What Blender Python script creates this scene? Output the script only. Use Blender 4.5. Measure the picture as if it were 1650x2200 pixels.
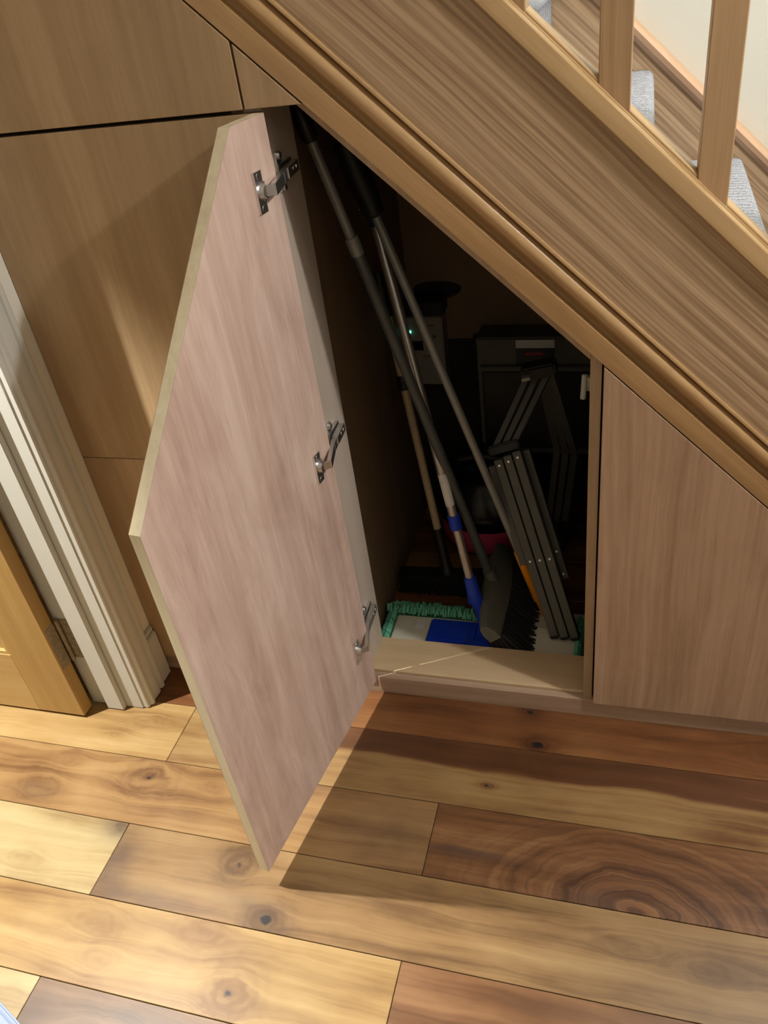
import bpy, bmesh, math, random
from mathutils import Vector, Matrix

for o in list(bpy.data.objects):
    bpy.data.objects.remove(o)
scene = bpy.context.scene
col = scene.collection
random.seed(7)

# ------------------------------------------------------------------ camera
cam_d = bpy.data.cameras.new('camera')
cam = bpy.data.objects.new('camera', cam_d)
col.objects.link(cam)
R_ = Vector((0.95884743, 0.25456183, -0.12573738))
U_ = Vector((-0.04934192, 0.58552391, 0.8091521))
D_ = Vector((-0.27960148, 0.76964929, -0.57398867))
M = Matrix.Identity(4)
for i in range(3):
    M[i][0], M[i][1], M[i][2] = R_[i], U_[i], -D_[i]
M[0][3], M[1][3], M[2][3] = 0.5379, -1.2704, 1.5083
cam.matrix_world = M
cam_d.sensor_fit = 'VERTICAL'
cam_d.sensor_height = 24.0
cam_d.sensor_width = 18.0
cam_d.lens = 1741.98 / 2200.0 * 24.0
cam_d.clip_start = 0.02
scene.camera = cam

# ------------------------------------------------------------------ world, lights, exposure
w = bpy.data.worlds.new('world')
scene.world = w
w.use_nodes = True
w.node_tree.nodes['Background'].inputs[0].default_value = (0.02, 0.02, 0.02, 1)
w.node_tree.nodes['Background'].inputs[1].default_value = 0.0

def lamp(name, loc, power, colour, radius=0.04, spot=None, target=None):
    l = bpy.data.lights.new(name, 'SPOT' if spot else 'POINT')
    l.energy = power
    l.color = colour
    l.shadow_soft_size = radius
    if spot:
        l.spot_size = math.radians(spot)
        l.spot_blend = 0.6
    o = bpy.data.objects.new(name, l)
    col.objects.link(o)
    o.location = loc
    if target:
        o.rotation_euler = (Vector(target) - Vector(loc)).to_track_quat('-Z', 'Y').to_euler()
    return o

lamp('hall_downlight', (2.0, -0.56, 2.36), 74, (1.0, 0.965, 0.935), 0.045)
lamp('adjoining_room_downlight', (-1.27, -0.62, 2.40), 375, (1.0, 0.96, 0.89), 0.018, spot=80, target=(-1.27, -0.62, 0))
bpy.data.lights['adjoining_room_downlight'].spot_blend = 0.4
lamp('hall_fill_light', (0.9, -1.75, 2.34), 3, (1.0, 0.92, 0.80), 0.20)  # general fill added behind the camera, no lamp seen there
lamp('stairwell_fill', (1.5, 0.42, 3.6), 55, (0.97, 0.98, 1.0), 0.12)  # added to brighten the wall above the stairs, no fitting seen
# added soft cool light at the right-hand end of the hall, no glazing there
al = bpy.data.lights.new('cool_side_fill', 'AREA')
al.shape = 'RECTANGLE'; al.size = 0.8; al.size_y = 1.7
al.energy = 9; al.color = (0.86, 0.90, 1.0)
ao = bpy.data.objects.new('cool_side_fill', al); col.objects.link(ao)
ao.location = (5.5, -1.15, 1.15)
ao.rotation_euler = (math.radians(90), 0, math.radians(90))

vs = scene.view_settings
vs.view_transform = 'Standard'
vs.look = 'None'
vs.exposure = 0.28
vs.gamma = 1.0
vs.use_curve_mapping = False

# ------------------------------------------------------------------ helpers
class N:
    """small node-tree writer"""
    def __init__(self, name):
        m = bpy.data.materials.new(name); m.use_nodes = True
        self.m = m; self.t = m.node_tree
        self.b = self.t.nodes['Principled BSDF']
        self.out = self.t.nodes['Material Output']
    def new(self, typ, **kw):
        n = self.t.nodes.new(typ)
        for k, v in kw.items(): setattr(n, k, v)
        return n
    def set(self, sock, v):
        if hasattr(v, 'is_linked') or isinstance(v, bpy.types.NodeSocket):
            self.t.links.new(v, sock)
        else:
            sock.default_value = v
    def math(self, op, a, b=None, c=None, clamp=False):
        n = self.new('ShaderNodeMath', operation=op, use_clamp=clamp)
        self.set(n.inputs[0], a)
        if b is not None: self.set(n.inputs[1], b)
        if c is not None: self.set(n.inputs[2], c)
        return n.outputs[0]
    def xyz(self, x, y, z):
        n = self.new('ShaderNodeCombineXYZ')
        for i, v in enumerate((x, y, z)): self.set(n.inputs[i], v)
        return n.outputs[0]
    def sep(self, v):
        n = self.new('ShaderNodeSeparateXYZ'); self.set(n.inputs[0], v); return n.outputs
    def noise(self, vec, scale=1.0, detail=3.0, rough=0.55, dist=0.0):
        n = self.new('ShaderNodeTexNoise'); self.set(n.inputs['Vector'], vec)
        n.inputs['Scale'].default_value = scale; n.inputs['Detail'].default_value = detail
        n.inputs['Roughness'].default_value = rough; n.inputs['Distortion'].default_value = dist
        return n.outputs['Fac']
    def ramp(self, f, stops):
        n = self.new('ShaderNodeValToRGB'); self.set(n.inputs[0], f)
        e = n.color_ramp.elements
        while len(e) < len(stops): e.new(0.5)
        for el, (p, c) in zip(e, stops):
            el.position = p; el.color = (*c, 1) if len(c) == 3 else c
        return n.outputs[0]
    def mix(self, f, a, b, mode='MIX'):
        n = self.new('ShaderNodeMix', data_type='RGBA', blend_type=mode)
        self.set(n.inputs[0], f); self.set(n.inputs[6], a if not isinstance(a, tuple) else (*a[:3], 1))
        self.set(n.inputs[7], b if not isinstance(b, tuple) else (*b[:3], 1))
        return n.outputs[2]
    def bump(self, h, strength=0.2, dist=0.002):
        n = self.new('ShaderNodeBump'); self.set(n.inputs['Height'], h)
        n.inputs['Strength'].default_value = strength; n.inputs['Distance'].default_value = dist
        self.t.links.new(n.outputs[0], self.b.inputs['Normal'])
    def objco(self):
        return self.new('ShaderNodeTexCoord').outputs['Object']
    def done(self, colour, rough=0.5, metal=0.0, spec=0.5):
        self.set(self.b.inputs['Base Color'], (*colour, 1) if isinstance(colour, tuple) and len(colour) == 3 else colour)
        self.set(self.b.inputs['Roughness'], rough); self.b.inputs['Metallic'].default_value = metal
        self.b.inputs['Specular IOR Level'].default_value = spec
        return self.m

def s2l(r, g, b):
    f = lambda c: ((c / 255 + 0.055) / 1.055) ** 2.4 if c > 10 else c / 255 / 12.92
    return (f(r), f(g), f(b))

def plain(name, rgb, rough=0.5, metal=0.0, spec=0.5, var=0.12, scale=60, bump=0.0):
    n = N(name)
    co = n.objco()
    f = n.noise(co, scale, 3)
    c = n.mix(f, tuple(x * (1 - var) for x in rgb), tuple(min(1, x * (1 + var)) for x in rgb))
    if bump: n.bump(n.noise(co, scale * 4, 2), bump, 0.001)
    return n.done(c, rough, metal, spec)

def wood(name, light, mid, dark, long_axis='Z', tilt=0.0, fine=70.0, band=9.0, streak=0.5, rough=0.42, seed=0.0, blotch=0.0, spec=0.4, warp=0.05, lines=0.0):
    """veneer / solid timber with the grain along one axis (tilt turns it about Y)"""
    n = N(name)
    co = n.objco()
    if tilt:
        mp = n.new('ShaderNodeMapping'); n.set(mp.inputs[0], co)
        mp.inputs['Rotation'].default_value = (0, tilt, 0); co = mp.outputs[0]
    s = n.sep(co)
    x, y, z = s[0], s[1], s[2]
    if long_axis == 'X': a, b, l = y, z, x
    elif long_axis == 'Y': a, b, l = x, z, y
    else: a, b, l = x, y, z
    A = n.math('ADD', a, seed); 
    wv = n.noise(n.xyz(n.math('MULTIPLY', A, 5.0), n.math('MULTIPLY', b, 5.0), n.math('MULTIPLY', l, 1.6)), 1.0, 2)
    A2 = n.math('ADD', A, n.math('MULTIPLY', n.math('SUBTRACT', wv, 0.5), warp))
    bands = n.noise(n.xyz(n.math('MULTIPLY', A2, band), n.math('MULTIPLY', b, band), n.math('MULTIPLY', l, 0.35)), 1.0, 2)
    fin = n.noise(n.xyz(n.math('MULTIPLY', A2, fine), n.math('MULTIPLY', b, fine), n.math('MULTIPLY', l, 1.8)), 1.0, 4, 0.6)
    pore = n.noise(n.xyz(n.math('MULTIPLY', A2, fine * 5), n.math('MULTIPLY', b, fine * 5), n.math('MULTIPLY', l, 14)), 1.0, 2)
    v = n.math('ADD', n.math('MULTIPLY', bands, 1 - streak), n.math('MULTIPLY', fin, streak))
    v = n.math('ADD', v, n.math('MULTIPLY', n.math('SUBTRACT', pore, 0.5), 0.16))
    if lines:
        ln_ = n.noise(n.xyz(n.math('MULTIPLY', A2, 95.0), n.math('MULTIPLY', b, 20.0), n.math('MULTIPLY', l, 0.5)), 1.0, 1)
        ln_ = n.math('SUBTRACT', 1.0, n.math('MULTIPLY', n.math('ABSOLUTE', n.math('SUBTRACT', ln_, 0.5)), 9.0, clamp=True))
        v = n.math('SUBTRACT', v, n.math('MULTIPLY', ln_, lines))
    if blotch:
        bl = n.noise(n.xyz(n.math('MULTIPLY', A, 16), n.math('MULTIPLY', b, 16), n.math('MULTIPLY', l, 4.5)), 1.0, 4, 0.65, 0.6)
        v = n.math('ADD', v, n.math('MULTIPLY', n.math('SUBTRACT', bl, 0.5), blotch))
    c = n.ramp(v, [(0.30, dark), (0.50, mid), (0.70, light)])
    n.bump(v, 0.08, 0.001)
    return n.done(c, rough, 0, spec)

def link(name, me, mat=None, parent=None, smooth=False):
    o = bpy.data.objects.new(name, me); col.objects.link(o)
    if mat is not None and not me.materials: me.materials.append(mat)
    if smooth:
        for p in me.polygons: p.use_smooth = True
    if parent is not None:
        o.parent = parent
        o.matrix_parent_inverse = Matrix.Translation(-world_loc(parent))
    return o

def world_loc(o):
    # every object is only ever translated, so locations add up
    if o.parent is None: return o.location.copy()
    return Vector((0, 0, 0)) if o.type == 'MESH' else world_loc(o.parent) + o.location

def thing(name, label, cat, loc, group=None):
    o = bpy.data.objects.new(name, None); col.objects.link(o)
    o.location = loc; o.empty_display_size = 0.05
    o['label'] = label; o['category'] = cat
    if group: o['group'] = group
    return o

def tag(o, label=None, cat=None, kind=None, group=None):
    if label: o['label'] = label
    if cat: o['category'] = cat
    if kind: o['kind'] = kind
    if group: o['group'] = group
    return o

class B:
    """collects shapes into one mesh"""
    def __init__(self): self.bm = bmesh.new()
    def faces(self, verts, faces):
        vs_ = [self.bm.verts.new(v) for v in verts]
        for f in faces:
            try: self.bm.faces.new([vs_[i] for i in f])
            except ValueError: pass
        return vs_
    def box(self, x0, x1, y0, y1, z0, z1):
        v = [(x0,y0,z0),(x1,y0,z0),(x1,y1,z0),(x0,y1,z0),(x0,y0,z1),(x1,y0,z1),(x1,y1,z1),(x0,y1,z1)]
        self.faces(v, [(0,3,2,1),(4,5,6,7),(0,1,5,4),(1,2,6,5),(2,3,7,6),(3,0,4,7)]); return self
    def obox(self, c, ax, ay, az, hx, hy, hz):
        c = Vector(c); ax, ay, az = [Vector(a).normalized() for a in (ax, ay, az)]
        v = []
        for k in (-1, 1):
            for i, j in ((-1,-1),(1,-1),(1,1),(-1,1)):
                v.append(c + ax*hx*i + ay*hy*j + az*hz*k)
        self.faces(v, [(0,3,2,1),(4,5,6,7),(0,1,5,4),(1,2,6,5),(2,3,7,6),(3,0,4,7)]); return self
    def bar(self, p0, p1, wdir, w, t):
        """flat bar between two points; w across wdir, t the other way"""
        p0, p1 = Vector(p0), Vector(p1); d = (p1-p0); L = d.length; d.normalize()
        wd = Vector(wdir); wd = (wd - d*wd.dot(d)).normalized(); td = d.cross(wd)
        return self.obox((p0+p1)/2, wd, td, d, w/2, t/2, L/2)
    def prism(self, poly, y0, y1):
        """poly in (x,z), extruded in y"""
        n = len(poly)
        v = [(x, y0, z) for x, z in poly] + [(x, y1, z) for x, z in poly]
        f = [tuple(range(n)), tuple(range(2*n-1, n-1, -1))] + [(i, i+n, (i+1)%n+n, (i+1)%n) for i in range(n)]
        self.faces(v, f); return self
    def sweep(self, prof, x0, x1):
        """profile (y, offset) swept down the stair slope"""
        n = len(prof)
        v = [(x0, y, o - SL*x0) for y, o in prof] + [(x1, y, o - SL*x1) for y, o in prof]
        f = [tuple(range(n)), tuple(range(2*n-1, n-1, -1))] + [(i, i+n, (i+1)%n+n, (i+1)%n) for i in range(n)]
        self.faces(v, f); return self
    def tube(self, pts, radii, seg=16, caps=True):
        pts = [Vector(p) for p in pts]
        if not isinstance(radii, (list, tuple)): radii = [radii]*len(pts)
        rings = []
        for i, p in enumerate(pts):
            d = (pts[min(i+1, len(pts)-1)] - pts[max(i-1, 0)]).normalized()
            up = Vector((0,0,1)) if abs(d.z) < 0.95 else Vector((1,0,0))
            a = d.cross(up).normalized(); b = d.cross(a)
            rings.append([self.bm.verts.new(p + (a*math.cos(2*math.pi*k/seg) + b*math.sin(2*math.pi*k/seg))*radii[i]) for k in range(seg)])
        for r0, r1 in zip(rings, rings[1:]):
            for k in range(seg):
                self.bm.faces.new((r0[k], r0[(k+1)%seg], r1[(k+1)%seg], r1[k]))
        if caps:
            self.bm.faces.new(rings[0][::-1]); self.bm.faces.new(rings[-1])
        return self
    def lathe(self, c, prof, seg=40):
        """prof (radius, z) about a vertical axis through c"""
        rings = []
        for r, z in prof:
            rings.append([self.bm.verts.new((c[0]+max(r,1e-4)*math.cos(2*math.pi*k/seg), c[1]+max(r,1e-4)*math.sin(2*math.pi*k/seg), c[2]+z)) for k in range(seg)])
        for r0, r1 in zip(rings, rings[1:]):
            for k in range(seg):
                self.bm.faces.new((r0[k], r0[(k+1)%seg], r1[(k+1)%seg], r1[k]))
        self.bm.faces.new(rings[0][::-1]); self.bm.faces.new(rings[-1])
        return self
    def bevel(self, off, seg=2, ang=30):
        bmesh.ops.recalc_face_normals(self.bm, faces=self.bm.faces)
        e = [e for e in self.bm.edges if len(e.link_faces) == 2 and e.calc_face_angle(0) > math.radians(ang)]
        bmesh.ops.bevel(self.bm, geom=e, offset=off, segments=seg, affect='EDGES', clamp_overlap=True)
        return self
    def build(self, name, mat, parent=None, smooth=False, auto=None):
        bmesh.ops.recalc_face_normals(self.bm, faces=self.bm.faces)
        me = bpy.data.meshes.new(name); self.bm.to_mesh(me); self.bm.free()
        o = link(name, me, mat, parent, smooth)
        if auto:
            for p in me.polygons: p.use_smooth = True
            me.set_sharp_from_angle(angle=math.radians(auto))
        return o

SL = 0.9592            # stair slope, fall per metre of run
O0 = 1.3672            # underside of the lower strip at x = 0
TILT = math.atan(1/SL) # turns the grain axis onto the stair slope
def slope(x, o=O0): return o - SL*x

# ------------------------------------------------------------------ materials
OAK_L, OAK_M, OAK_D = s2l(190,156,113), s2l(168,134,93), s2l(140,107,70)
m_panel  = wood('oak_veneer_panel', s2l(192,165,128), s2l(174,146,110), s2l(156,128,94), 'Z', fine=60, band=7, streak=0.35, rough=0.38, blotch=0.25)
m_panel2 = wood('oak_veneer_panel_b', s2l(190,162,126), s2l(172,144,109), s2l(154,126,93), 'Z', fine=60, band=7, streak=0.35, rough=0.38, seed=3.7, blotch=0.3)
m_rpanel = wood('oak_veneer_right', s2l(196,166,138), s2l(178,147,119), s2l(152,121,94), 'Z', fine=75, band=14, streak=0.55, rough=0.42, seed=8.1, blotch=0.3)
m_door   = wood('door_inner_veneer', s2l(226,202,187), s2l(209,182,166), s2l(186,157,142), 'Z', fine=46, band=9, streak=0.5, rough=0.45, seed=5.3, blotch=0.75)
m_dedge  = wood('pale_edging', s2l(238,228,198), s2l(228,216,184), s2l(212,198,164), 'Z', fine=60, rough=0.5)
m_string = wood('oak_stringer', s2l(204,178,143), s2l(189,161,127), s2l(152,123,93), 'Z', tilt=TILT, fine=80, band=26, streak=0.8, rough=0.42, seed=1.3, warp=0.02, lines=0.15)
m_mould  = wood('oak_moulding', s2l(198,164,118), s2l(180,145,100), s2l(150,114,76), 'Z', tilt=TILT, fine=40, band=12, streak=0.5, rough=0.30, seed=2.9)
m_cap    = wood('oak_base_rail', s2l(204,172,126), s2l(188,156,111), s2l(162,130,88), 'Z', tilt=TILT, fine=60, band=12, streak=0.5, rough=0.34, seed=4.4)
m_balus  = wood('oak_baluster', s2l(196,165,126), s2l(180,148,110), s2l(154,122,86), 'Z', fine=110, band=30, streak=0.65, rough=0.42, seed=6.6)
m_plinth = wood('oak_plinth', s2l(190,165,142), s2l(170,144,121), s2l(146,119,97), 'X', fine=60, band=14, streak=0.5, rough=0.45)
m_sill   = wood('pale_base_board', s2l(220,196,158), s2l(208,183,145), s2l(190,164,126), 'X', fine=40, band=8, streak=0.4, rough=0.5)
m_stile  = wood('pale_frame_board', s2l(206,194,180), s2l(196,182,166), s2l(182,166,148), 'Z', fine=40, band=8, streak=0.3, rough=0.5)
m_upright= wood('oak_upright', s2l(196,172,140), s2l(180,156,125), s2l(158,132,102), 'Z', fine=70, band=14, streak=0.4, rough=0.5, seed=3.1)
m_parti  = wood('partition_board', s2l(140,117,90), s2l(124,102,77), s2l(106,86,63), 'Z', fine=30, band=5, streak=0.3, rough=0.6)
m_dkboard   = plain('dark_brown_board', s2l(60,44,30), 0.8)
m_odoor  = wood('oak_room_door', s2l(196,163,104), s2l(184,150,92), s2l(166,132,78), 'Z', fine=50, band=7, streak=0.35, rough=0.35, seed=9.0)
m_white  = plain('white_gloss_paint', s2l(206,207,199), 0.35, var=0.03, scale=12)
m_wall   = plain('pale_emulsion', s2l(232,231,218), 0.85, var=0.02, scale=6, bump=0.03)
m_ceil   = plain('ceiling_white', s2l(238,236,228), 0.9, var=0.01)
m_recess  = plain('recess_dark', s2l(44,36,30), 0.9, var=0.3, scale=30, bump=0.3)  # darkness of a deep recess put into the colour
m_board  = plain('brown_back_board', s2l(124,102,78), 0.8, var=0.1, scale=14)
m_chrome = plain('nickel', s2l(222,222,222), 0.33, 1.0, var=0.04)
m_steel  = plain('dull_steel', s2l(120,114,104), 0.4, 1.0, var=0.2)
m_black  = plain('black_plastic', s2l(22,22,22), 0.5, var=0.15)
m_gap    = plain('dark_gap', s2l(28,20,14), 0.9)

def carpet_mat():
    n = N('grey_ribbed_carpet')
    s = n.sep(n.objco())
    wb = n.noise(n.objco(), 30.0, 2)
    rib = n.math('SINE', n.math('ADD', n.math('MULTIPLY', s[1], 330.0), n.math('MULTIPLY', wb, 9.0)))
    f = n.noise(n.xyz(n.math('MULTIPLY', s[0], 300), n.math('MULTIPLY', s[1], 120), n.math('MULTIPLY', s[2], 300)), 1.0, 3)
    v = n.math('ADD', n.math('MULTIPLY', rib, 0.13), f)
    c = n.ramp(v, [(0.25, s2l(128,131,138)), (0.5, s2l(168,171,178)), (0.8, s2l(194,197,205))])
    n.bump(v, 0.8, 0.003)
    return n.done(c, 0.95, 0, 0.1)
m_carpet = carpet_mat()

def plank_mat(name, light, mid, dark, seed, knots=(), split=None, fine=26.0, contrast=1.0, figure=None, stains=()):
    """knotty floorboard: grain along x bowing round the knots (x, y, size, stretch, core)"""
    n = N(name)
    s = n.sep(n.objco())
    x, y = s[0], s[1]
    xs = n.math('ADD', x, seed)
    w1 = n.noise(n.xyz(n.math('MULTIPLY', xs, 3.2), n.math('MULTIPLY', y, 9.0), seed), 1.0, 3)
    w2 = n.noise(n.xyz(n.math('MULTIPLY', xs, 22.0), n.math('MULTIPLY', y, 26.0), seed + 2), 1.0, 3)
    yw = n.math('ADD', y, n.math('MULTIPLY', n.math('SUBTRACT', w1, 0.5), 0.05))
    ks = []
    for (kx, ky, r, st, cs) in knots:
        dx = n.math('MULTIPLY', n.math('SUBTRACT', x, kx), 1.0/st)
        dy = n.math('SUBTRACT', y, ky)
        d = n.math('SQRT', n.math('ADD', n.math('MULTIPLY', dx, dx), n.math('MULTIPLY', dy, dy)))
        q = n.math('ADD', n.math('DIVIDE', d, r), n.math('MULTIPLY', n.math('SUBTRACT', w2, 0.5), 0.9))
        mask = n.math('POWER', 2.718, n.math('MULTIPLY', n.math('MULTIPLY', q, q), -1.0))
        side = n.math('TANH', n.math('MULTIPLY', dy, 2.2/r))
        yw = n.math('SUBTRACT', yw, n.math('MULTIPLY', n.math('MULTIPLY', mask, side), r*0.75))
        ks.append((q, mask, cs, r))
    g1 = n.noise(n.xyz(n.math('MULTIPLY', xs, 1.1), n.math('MULTIPLY', yw, fine), seed), 1.0, 3, 0.6)
    g2 = n.noise(n.xyz(n.math('MULTIPLY', xs, 3.0), n.math('MULTIPLY', yw, fine * 6), seed), 1.0, 3)
    g3 = n.noise(n.xyz(n.math('MULTIPLY', xs, 5.0), n.math('MULTIPLY', y, 12.0), seed + 5), 1.0, 4)
    v = n.math('ADD', n.math('MULTIPLY', g1, 0.50), n.math('ADD', n.math('MULTIPLY', g2, 0.14), n.math('MULTIPLY', g3, 0.36)))
    core = None
    for (q, mask, cs, r) in ks:
        rings = n.math('MULTIPLY', n.math('SINE', n.math('MULTIPLY', q, 15.0)), 0.035 if cs else 0.012)
        v = n.math('SUBTRACT', v, n.math('MULTIPLY', mask, n.math('ADD', 0.16 if cs else 0.09, rings)))
        if cs:
            lim = min(0.30, 0.0085/r)
            cmask = n.math('SUBTRACT', 1.0, n.math('MULTIPLY', n.math('SUBTRACT', q, lim*0.5), 2.0/lim, clamp=True), clamp=True)
            core = cmask if core is None else n.math('MAXIMUM', core, cmask)
    if figure:
        fx, fy, r, st, fr, amt = figure      # crown figure: nested arches in the grain
        dx = n.math('MULTIPLY', n.math('SUBTRACT', x, fx), 1.0/st)
        dy = n.math('SUBTRACT', y, fy)
        d = n.math('SQRT', n.math('ADD', n.math('MULTIPLY', dx, dx), n.math('MULTIPLY', dy, dy)))
        d = n.math('ADD', d, n.math('MULTIPLY', n.math('SUBTRACT', w1, 0.5), 0.045))
        d = n.math('ADD', d, n.math('MULTIPLY', n.math('SUBTRACT', w2, 0.5), 0.018))
        q = n.math('DIVIDE', d, r)
        mask = n.math('POWER', 2.718, n.math('MULTIPLY', n.math('MULTIPLY', q, q), -1.0))
        ring = n.noise(n.xyz(n.math('MULTIPLY', d, fr), seed, 0.0), 1.0, 2)
        v = n.math('ADD', n.math('MULTIPLY', v, n.math('SUBTRACT', 1.0, n.math('MULTIPLY', mask, 0.7))), n.math('MULTIPLY', n.math('MULTIPLY', mask, 0.7), n.math('ADD', 0.44, n.math('MULTIPLY', n.math('SUBTRACT', ring, 0.5), amt))))
    if split is not None:
        ys, wdt, amt = split      # sapwood: one long side of the board is darker heartwood
        e = n.math('ADD', n.math('SUBTRACT', yw, ys), n.math('MULTIPLY', n.math('SUBTRACT', g3, 0.5), 0.03))
        m_ = n.math('MULTIPLY', n.math('ADD', n.math('DIVIDE', e, wdt), 0.5), 1.0, clamp=True)
        m_ = n.math('MULTIPLY', m_, n.math('MULTIPLY', n.math('ADD', x, 0.22), 4.0, clamp=True))
        v = n.math('SUBTRACT', v, n.math('MULTIPLY', m_, amt))
    if contrast != 1.0:
        v = n.math('ADD', 0.5, n.math('MULTIPLY', n.math('SUBTRACT', v, 0.5), contrast))
    deep = tuple(c*0.45 for c in dark)
    c = n.ramp(v, [(0.14, deep), (0.36, dark), (0.50, mid), (0.64, light)])
    for (sx, sy, rx, ry, amt) in stains:      # grey-brown smudges
        dx = n.math('DIVIDE', n.math('SUBTRACT', x, sx), rx); dy = n.math('DIVIDE', n.math('SUBTRACT', y, sy), ry)
        q = n.math('ADD', n.math('ADD', n.math('MULTIPLY', dx, dx), n.math('MULTIPLY', dy, dy)), n.math('MULTIPLY', n.math('SUBTRACT', w2, 0.5), 1.2))
        mk = n.math('MULTIPLY', n.math('POWER', 2.718, n.math('MULTIPLY', q, -1.0)), amt, clamp=True)
        c = n.mix(mk, c, s2l(78,62,54))
    if core is not None:
        c = n.mix(core, c, s2l(30,27,30))
    n.bump(v, 0.05, 0.001)
    rg = n.math('ADD', 0.27, n.math('MULTIPLY', g3, 0.16))
    return n.done(c, rg, 0, 0.45)

# ------------------------------------------------------------------ floor
floor = bpy.data.objects.new('floor', None); col.objects.link(floor)
floor['kind'] = 'structure'; floor['label'] = 'knotty hardwood plank floor with thin dark joints'
b = B(); b.box(-4.2, 5.6, -4.6, 0.87, -0.05, -0.006)
b.build('subfloor', m_gap, floor)
YE = [0.3950, 0.2270, 0.0595, -0.1070, -0.2736, -0.4401, -0.6062, -0.7695, -0.935, -1.10, -1.265, -1.43, -1.595, -1.76] + [-1.76-0.1656*k for k in range(1,17)] + [-4.6]
YE = [0.87, 0.7270, 0.5610] + YE
L_Y = (s2l(180,152,104), s2l(162,132,84), s2l(130,98,60))      # yellow
L_T = (s2l(168,137,92), s2l(148,115,74), s2l(112,80,50))        # tan
L_P = (s2l(182,166,124), s2l(170,151,108), s2l(142,118,80))     # pale
L_G = (s2l(160,132,90), s2l(140,110,72), s2l(102,76,48))        # greenish brown
L_B = (s2l(140,103,69), s2l(115,80,51), s2l(80,52,32))          # brown
L_R = (s2l(138,96,58), s2l(114,74,43), s2l(82,50,29))           # reddish
def plank(row, x0, x1, mat):
    y1, y0 = YE[row], YE[row+1]
    g = 0.0007
    b = B(); b.box(x0+g, x1-g, y0+g, y1-g, -0.014, 0.0)
    b.bevel(0.0008, 1)
    return b.build('floorboard', mat, floor)
XR = 5.6; XL = -4.2
pm = {}
def pmn(key, *a, **k):
    m = plank_mat('floorboard_' + key, *a, **k); pm[key] = m; return m
# rows by index: 5 = against the plinth, 6.. towards the camera
plank(5, XL, -0.95, pmn('a0', *L_T, 1.1))
plank(5, -0.95, XR, pmn('a1', *L_R, 2.3, knots=[(0.36,0.0,0.02,1.6,1),(0.39,-0.088,0.03,1.6,1),(0.855,-0.039,0.05,1.2,0)]))
plank(6, XL, -0.4605, pmn('b0', *L_Y, 3.3, knots=[(-0.624,-0.221,0.018,2.0,0),(-0.56,-0.17,0.03,2.5,0)]))
plank(6, -0.4605, 2.1, pmn('b1', s2l(164,138,92), s2l(142,112,72), s2l(98,64,40), 4.9, knots=[(0.29,-0.214,0.011,2.6,1)], split=(-0.178,0.016,0.20)))
plank(6, 2.1, XR, pmn('b2', *L_B, 6.2))
plank(7, XL, -1.25, pm['a0'])
plank(7, -1.25, 0.197, pmn('c0', *L_T, 7.7, knots=[(-0.479,-0.325,0.058,1.35,1),(-0.313,-0.32,0.032,1.4,0),(-0.74,-0.392,0.05,1.2,0),(-0.70,-0.31,0.03,1.5,0)], stains=[(-0.74,-0.40,0.06,0.025,0.35),(0.12,-0.36,0.14,0.08,0.35)]))  # last stain darkens the right end of the board
plank(7, 0.197, 1.9, pmn('c1', *L_B, 8.8, figure=(0.60,-0.436,0.15,1.75,95.0,1.3), contrast=1.15, stains=[(0.27,-0.375,0.10,0.010,0.8),(0.52,-0.43,0.05,0.02,0.6)]))
plank(7, 1.9, XR, pm['a1'])
plank(8, XL, -0.4645, pmn('d0', *L_P, 9.4, knots=[(-0.66,-0.56,0.03,2.2,0)], stains=[(-0.475,-0.452,0.05,0.03,0.8)]))
plank(8, -0.4645, 1.2, pmn('d1', *L_G, 10.9, knots=[(-0.179,-0.484,0.040,1.1,1),(-0.082,-0.583,0.036,1.2,1),(0.60,-0.50,0.03,2.4,0),(0.73,-0.52,0.03,2.0,0)], stains=[(-0.45,-0.53,0.05,0.08,0.7),(-0.38,-0.59,0.12,0.03,0.5),(-0.12,-0.56,0.08,0.02,0.4)]))
plank(8, 1.2, XR, pm['b2'])
plank(9, XL, -1.1, pm['c0'])
plank(9, -1.1, 0.197, pmn('e0', *L_Y, 12.1, knots=[(-0.097,-0.724,0.05,1.1,1),(-0.196,-0.629,0.05,1.4,0),(-0.42,-0.655,0.04,1.8,0),(-0.376,-0.718,0.03,1.6,0)]))
plank(9, 0.197, XR, pmn('e1', *L_B, 13.4))
plank(10, XL, -0.47, pm['d0'])
plank(10, -0.47, 1.6, pmn('f0', s2l(140,112,82), s2l(118,92,66), s2l(84,62,44), 15.2, knots=[(-0.3,-0.85,0.05,1.5,0)], stains=[(-0.45,-0.83,0.05,0.05,0.6),(-0.2,-0.80,0.12,0.02,0.4)]))
plank(10, 1.6, XR, pm['a1'])
for r in range(11, len(YE)-1):
    xj = 0.2 if r % 2 else -0.46
    plank(r, XL, xj, pm['d1'] if r % 3 else pm['b0'])
    plank(r, xj, XR, pm['e1'] if r % 2 else pm['c1'])
for r in range(0, 5):
    plank(r, XL, 0.3 - 0.4*(r % 2), pm['a0'])
    plank(r, 0.3 - 0.4*(r % 2), XR, pmn('in%d' % r, *L_R, 20.0 + r))

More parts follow.
